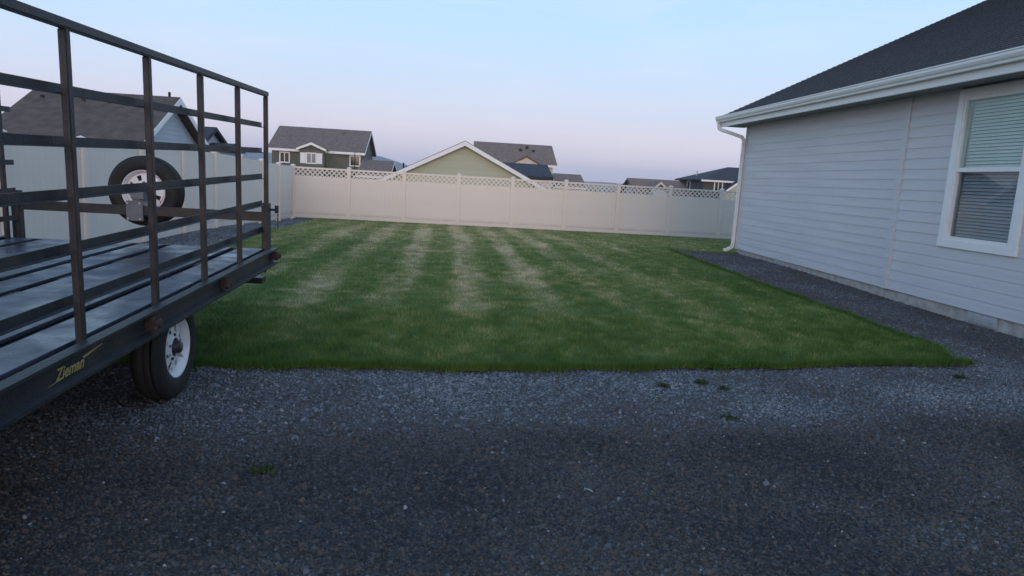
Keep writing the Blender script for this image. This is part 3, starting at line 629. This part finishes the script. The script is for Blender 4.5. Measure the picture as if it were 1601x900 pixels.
# pale green gable house
h = NH('pale_green_house', 'pale yellow-green gable house with white rake boards just behind the back fence', 0.2, 46)
ap = at(727.6, 219.5, 39.6); hwid = 5.3; zr = ap[2]-.17; ze = zr-.5*hwid
h.wall_box(ap[0]-hwid, ap[0]+hwid, 40, 52, ze, 'wall_pale_green')
h.gable_y(ap[0]-hwid, ap[0]+hwid, 40, 52, ze, zr, 'roof_brown', 'wall_pale_green', .4)
zb = ze+.05; ev = MB()
lap = .165; zt = ze-1.5
while zt < zr-.35:       # lap siding on the gable face
    half = min(hwid-.02, (zr-zt-.2)/.5)
    o = h.part(MB().prism([(39.975, zt), (39.999, zt), (39.999, zt+lap), (39.992, zt+lap)], 'x', ap[0]-half, ap[0]+half), 'siding_board', 'wall_pale_green'); zt += lap
h.part(MB().tube([(at(631, 258, 45)[0], 45, at(631, 258, 45)[2]-.8), (at(631, 258, 45)[0], 45, at(631, 254, 45)[2])], .05, 8), 'vent_pipe', 'black')
# brown-roofed two-storey house
h = NH('brown_roof_house', 'cream two-storey house with broad brown roof and little cream gable, behind pale green house', 5.5, 75)
r0, r1 = at(741, 220.5, 75), at(862.8, 228, 75); ee = at(873, 261.5, 69.6); zr = (r0[2]+r1[2])/2-.15
h.wall_box(r0[0]+.4, r1[0]-.4, 70, 80, ee[2]+.2, 'wall_cream'); h.gable_x(r0[0]+.4, r1[0]-.4, 70, 80, ee[2]+.2, zr, 'roof_brown', 'wall_cream')
p, q, t = at(798, 257, 69), at(848, 258, 69), at(825, 242.5, 69)
h.part(MB().box((p[0]+.5, 69, h.z-.3), (q[0]-.5, 70.5, p[2])), 'bay_wall', 'wall_cream')
h.gable_y(p[0]+.2, q[0]-.2, 69, 73, p[2]+.1, t[2]-.15, 'roof_brown', 'wall_cream', .2, trim='trim_thin')
h.vents([(at(x, y, 73)[0], 73, at(x, y, 73)[2]) for x, y in ((814, 234), (834, 236), (824, 230))])
# dark-roofed house in front of it
h = NH('dark_roof_house', 'low house with near-black roof right of the pale green gable', 5.5, 60)
t, q = at(853, 257.5, 60), at(865, 283, 55.6)
h.wall_box(-1.5, q[0]-.4, 56, 64, q[2]+.1, 'wall_cream'); h.gable_x(-1.5, t[0]-.25, 56, 64, q[2]+.25, t[2]-.16, 'roof_dark', 'wall_cream', trim='roof_dark')
h.vents([(at(813, 261, 59)[0], 59, at(813, 261, 59)[2]-.1), (at(848, 262, 59)[0], 59, at(848, 262, 59)[2]-.1)])
# low brown roof
h = NH('low_brown_house', 'low house with plain brown roof showing over the lattice at the gap of open horizon', 12.5, 82)
a_, b_ = at(868, 271.5, 82), at(903, 273.3, 82)
h.wall_box(a_[0], b_[0], 78, 86, a_[2]-1.3, 'wall_cream'); h.gable_x(a_[0], b_[0], 78, 86, a_[2]-1.4, a_[2]-.1, 'roof_brown', 'wall_cream')
# small-gabled house
h = NH('small_gable_house', 'low house with brown roof and tiny front gable, left of dark two-storey house', 22, 76)
a_, b_ = at(981, 277.5, 76), at(1066, 282.5, 76)
h.wall_box(a_[0]+.4, b_[0]+2, 72, 80, a_[2]-1.7, 'wall_blue'); h.gable_x(a_[0]+.4, b_[0]+2, 72, 80, a_[2]-1.7, a_[2]-.17, 'roof_brown', 'wall_blue', trim='roof_brown')
p, q, t = at(1017, 294, 71), at(1046, 294, 71), at(1033, 283.5, 71)
h.gable_y(p[0]+.3, q[0]-.2, 71, 74.5, p[2]-.05, t[2]-.15, 'roof_brown', 'wall_green', .15, trim='wall_cream')
h.part(MB().box((p[0]+.3, 71, h.z-.3), (q[0]-.2, 72.2, p[2]-.05)), 'bay_wall', 'wall_blue')
# dark two-storey house
h = NH('dark_house', 'dark brown two-storey house with navy hip roof at the right behind the fence', 29, 73)
x0, yf, yb2 = at(1100, 283, 69.5)[0], 69.5, 77.5; ze = at(1100, 282.3, 69.2)[2]; t = at(1138, 261, 73.5)
h.wall_box(x0, x0+13, yf, yb2, ze+.02, 'wall_dark'); h.hip(x0, x0+13, yf, yb2, ze, t[2], 'roof_dark', .4, t[0]-x0, 4)
p, q = at(1117, 297, yf), at(1129, 284.5, yf); h.window(p[0], q[0], p[2], q[2], yf)
r_ = ray(1077, 288); yw = x0*r_[1]/r_[0]; za, zb = H+(x0/r_[0])*ray(1077, 294.5)[2], H+(x0/r_[0])*ray(1077, 282.8)[2]
wv = h.part(MB().box((x0-.05, yw-.55, za-.1), (x0-.002, yw-.45, zb+.1)).box((x0-.05, yw+.45, za-.1), (x0-.002, yw+.55, zb+.1)).box((x0-.05, yw-.45, za-.1), (x0-.002, yw+.45, za)).box((x0-.05, yw-.45, zb), (x0-.002, yw+.45, zb+.1)), 'window', 'trim_white')
h.part(MB().box((x0-.012, yw-.45, za), (x0-.004, yw+.45, zb)), 'pane', 'dark_glass', wv)
t = at(1090, 268, 74); h.part(MB().tube([(t[0], 74, t[2]-.5), (t[0], 74, t[2]+.1)], .05, 8), 'vent_pipe', 'bolt_zinc')
a_, b_ = at(1131, 302, 68), at(1148, 287, 68); x0 = a_[0]+.2; kz = (b_[2]-a_[2])/(b_[0]-a_[0])
h.part(MB().box((x0, 68.3, h.z-.3), (x0+3.8, 69.5, a_[2]+.15)), 'porch_wall', 'wall_pale_green')
h.gable_y(x0, x0+3.8, 68.3, 69.1, a_[2]+.15, a_[2]+.15+1.9*min(kz, .75), 'roof_dark', 'wall_pale_green', .25)
# left neighbour
h = NH('blue_gable_house', 'pale blue gabled house with large brown roof behind the solid fence', -13, 27)
GX, GL, YR = -10.9, -15.26, 27.0; zr = at(270, 151, YR)[2]-.17; ze = zr-.56*4.0
h.wall_box(GL, GX, YR-4, YR+4, ze, 'wall_blue'); h.gable_x(GL, GX, YR-4, YR+4, ze, zr, 'roof_umber', 'wall_blue', .38)
zt = ze
while zt < zr-.3:
    half = (zr-zt-.18)/.56
    h.part(MB().prism([(GX+.025, zt), (GX+.002, zt), (GX+.002, zt+.17), (GX+.010, zt+.17)], 'y', YR-half, YR+half), 'siding_board', 'wall_blue'); zt += .17
h.vents([(at(x, y, 26.2)[0], 26.2, at(x, y, 26.2)[2]-.06) for x, y in ((66, 147), (130, 152), (170, 155), (210, 157))], .05)
t = at(265, 148, 27.5); h.part(MB().tube([(t[0], 27.5, t[2]-.5), (t[0], 27.5, t[2]+.1)], .05, 8), 'vent_pipe', 'black')
h = NH('small_far_house', 'small dark-roofed house partly hidden right of the pale blue gable', -17.5, 47)
apz = at(321, 198, 46)[2]; xx = at(330, 198, 46)[0]
h.wall_box(xx-6, xx, 43.6, 48.4, 2.5, 'wall_blue'); h.gable_x(xx-6, xx, 43.6, 48.4, 2.5, apz-.15, 'roof_dark', 'wall_blue', .35, trim='roof_dark')
h.part(MB().box((xx, 44, h.z-.3), (xx+1.2, 48, 2.2)), 'porch_wall', 'wall_blue'); h.part(MB().prism([(44-.3, 2.2), (48.3, 2.2), (46, 2.75)], 'x', xx+.05, xx+1.5), 'porch_roof', 'roof_dark')

# sapling and lamp pole by the green house
def sapling(x, y, hgt, label):
    z = float(g_land(x, y)); root = empty('sapling', (x, y, z), label, 'tree')
    b = MB(); b.tube([(0, 0, -.1), (.03, .02, hgt*.4), (0, .05, hgt*.75), (.04, 0, hgt)], [.05, .04, .025, .008], 7)
    R = random.Random(9)
    for k in range(16):
        z0 = hgt*R.uniform(.35, .95); a = R.uniform(0, 6.28); L_ = R.uniform(.3, .65); b.tube([(0, 0, z0), (math.cos(a)*L_*.6, math.sin(a)*L_*.6, z0+L_*.7), (math.cos(a)*L_*.8, math.sin(a)*L_*.8, z0+L_*1.1)], [.014, .009, .004], 5)
    b.build('trunk', 'bark', root)
    c = MB()
    for k in range(700):
        z0 = hgt*(1-R.random()**1.4*.62); a = R.uniform(0, 6.28); rad = R.random()**.6*(.62 - .4*abs(z0/hgt-.7)); p = Vector((math.cos(a)*rad, math.sin(a)*rad, z0+R.uniform(-.1, .25)))
        d1 = Vector((R.uniform(-1, 1), R.uniform(-1, 1), R.uniform(-1, 1))).normalized(); d2 = d1.orthogonal().normalized(); s_ = R.uniform(.03, .06)
        c.add([p-d1*s_, p+d2*s_*.5, p+d1*s_, p-d2*s_*.5], [(0, 1, 2, 3)])
    c.build('crown', 'leaf', root)
p = at(514, 262, 66); zt = at(514, 239, 66)[2]; sapling(p[0], 66, zt-float(g_land(p[0], 66)), 'thin leafy sapling in front of the green house')
p = at(554.5, 262, 62); zt = at(554.5, 239, 62)[2]; z0 = float(g_land(p[0], 62))
lp = empty('pole', (p[0], 62, z0), 'thin dark pole standing before the right window of green house', 'pole')
MB().tube([(0, 0, -.2), (0, 0, zt-z0)], [.05, .035], 10).build('shaft', 'black', lp); MB().tube([(0, 0, zt-z0), (0, 0, zt-z0+.06)], [.05, .02], 10).build('finial', 'black', lp)

# weeds in the gravel
WL = ['low green weed in gravel below the lawn edge, leftmost of three together', 'low green weed in gravel near the lawn edge, middle of three', 'low green weed in gravel near the lawn edge, right of three', 'lone green weed sprouting farther from the lawn, below the three weeds', 'faint green weed in the gravel at left, near the trailer', 'green weed in gravel by the right corner of the lawn']
for (x, y), lb in zip(((1.63, 4.98), (1.97, 5.12), (2.10, 4.97), (1.87, 4.27), (-.92, 3.30), (4.5, 5.56)), WL):
    R = random.Random(int(x*100)); root = empty('weed', (x, y, float(gravel_z(x, y))), lb, 'weed', 'weeds in the gravel'); b = MB()
    for k in range(34):
        a = R.uniform(0, 6.28); L_ = R.uniform(.014, .045); wv = R.uniform(.003, .006); c_, s_ = math.cos(a), math.sin(a); ox, oy = R.gauss(0, .022), R.gauss(0, .012); hh = R.uniform(.012, .04)
        b.add([(ox-s_*wv, oy+c_*wv, 0), (ox+s_*wv, oy-c_*wv, 0), (ox+c_*L_*.6+s_*wv, oy+s_*L_*.6-c_*wv, hh), (ox+c_*L_, oy+s_*L_, hh*.8), (ox+c_*L_*.6-s_*wv, oy+s_*L_*.6+c_*wv, hh)], [(0, 1, 2, 3, 4)])
    b.build('leaf', 'weed_leaf', root)

# distant hills
b = MB(); K = 90; vs = []
for i in range(K+1):
    x = -2900+i*5800/K; px_ = x/2800*F+721
    hgt = 62*math.exp(-((px_-585)/60)**2) + 40*math.exp(-((px_-430)/120)**2) + 30*math.exp(-((px_-250)/200)**2) + 5*vnoise(i*.9, 3.3) + 9*vnoise(i*.31, 8)
    vs += [(x, 2500, -10), (x, 2800, hgt*.82+2), (x, 3300, -10)]
fs = []
for i in range(K): fs += [(3*i, 3*i+3, 3*i+4, 3*i+1), (3*i+1, 3*i+4, 3*i+5, 3*i+2)]
o = b.add(vs, fs).build('hills', 'hill', None, 0, True); tag(o, kind='structure')

# haze over the plain
hm = bpy.data.materials.new('haze_air'); hm.use_nodes = True; n, l = hm.node_tree.nodes, hm.node_tree.links
n.remove(n['Principled BSDF']); pv_ = n.new('ShaderNodeVolumePrincipled'); pv_.inputs['Color'].default_value = (.80, .84, .95, 1); pv_.inputs['Density'].default_value = .00022
pv_.inputs['Anisotropy'].default_value = 0; l.new(pv_.outputs[0], n['Material Output'].inputs['Volume'])
M['haze_air'] = hm
o = MB().box((-3450, -3450, -11), (3450, 3450, 75)).build('haze', 'haze_air'); tag(o, 'thin bluish evening haze over the plain', 'haze', kind='stuff')
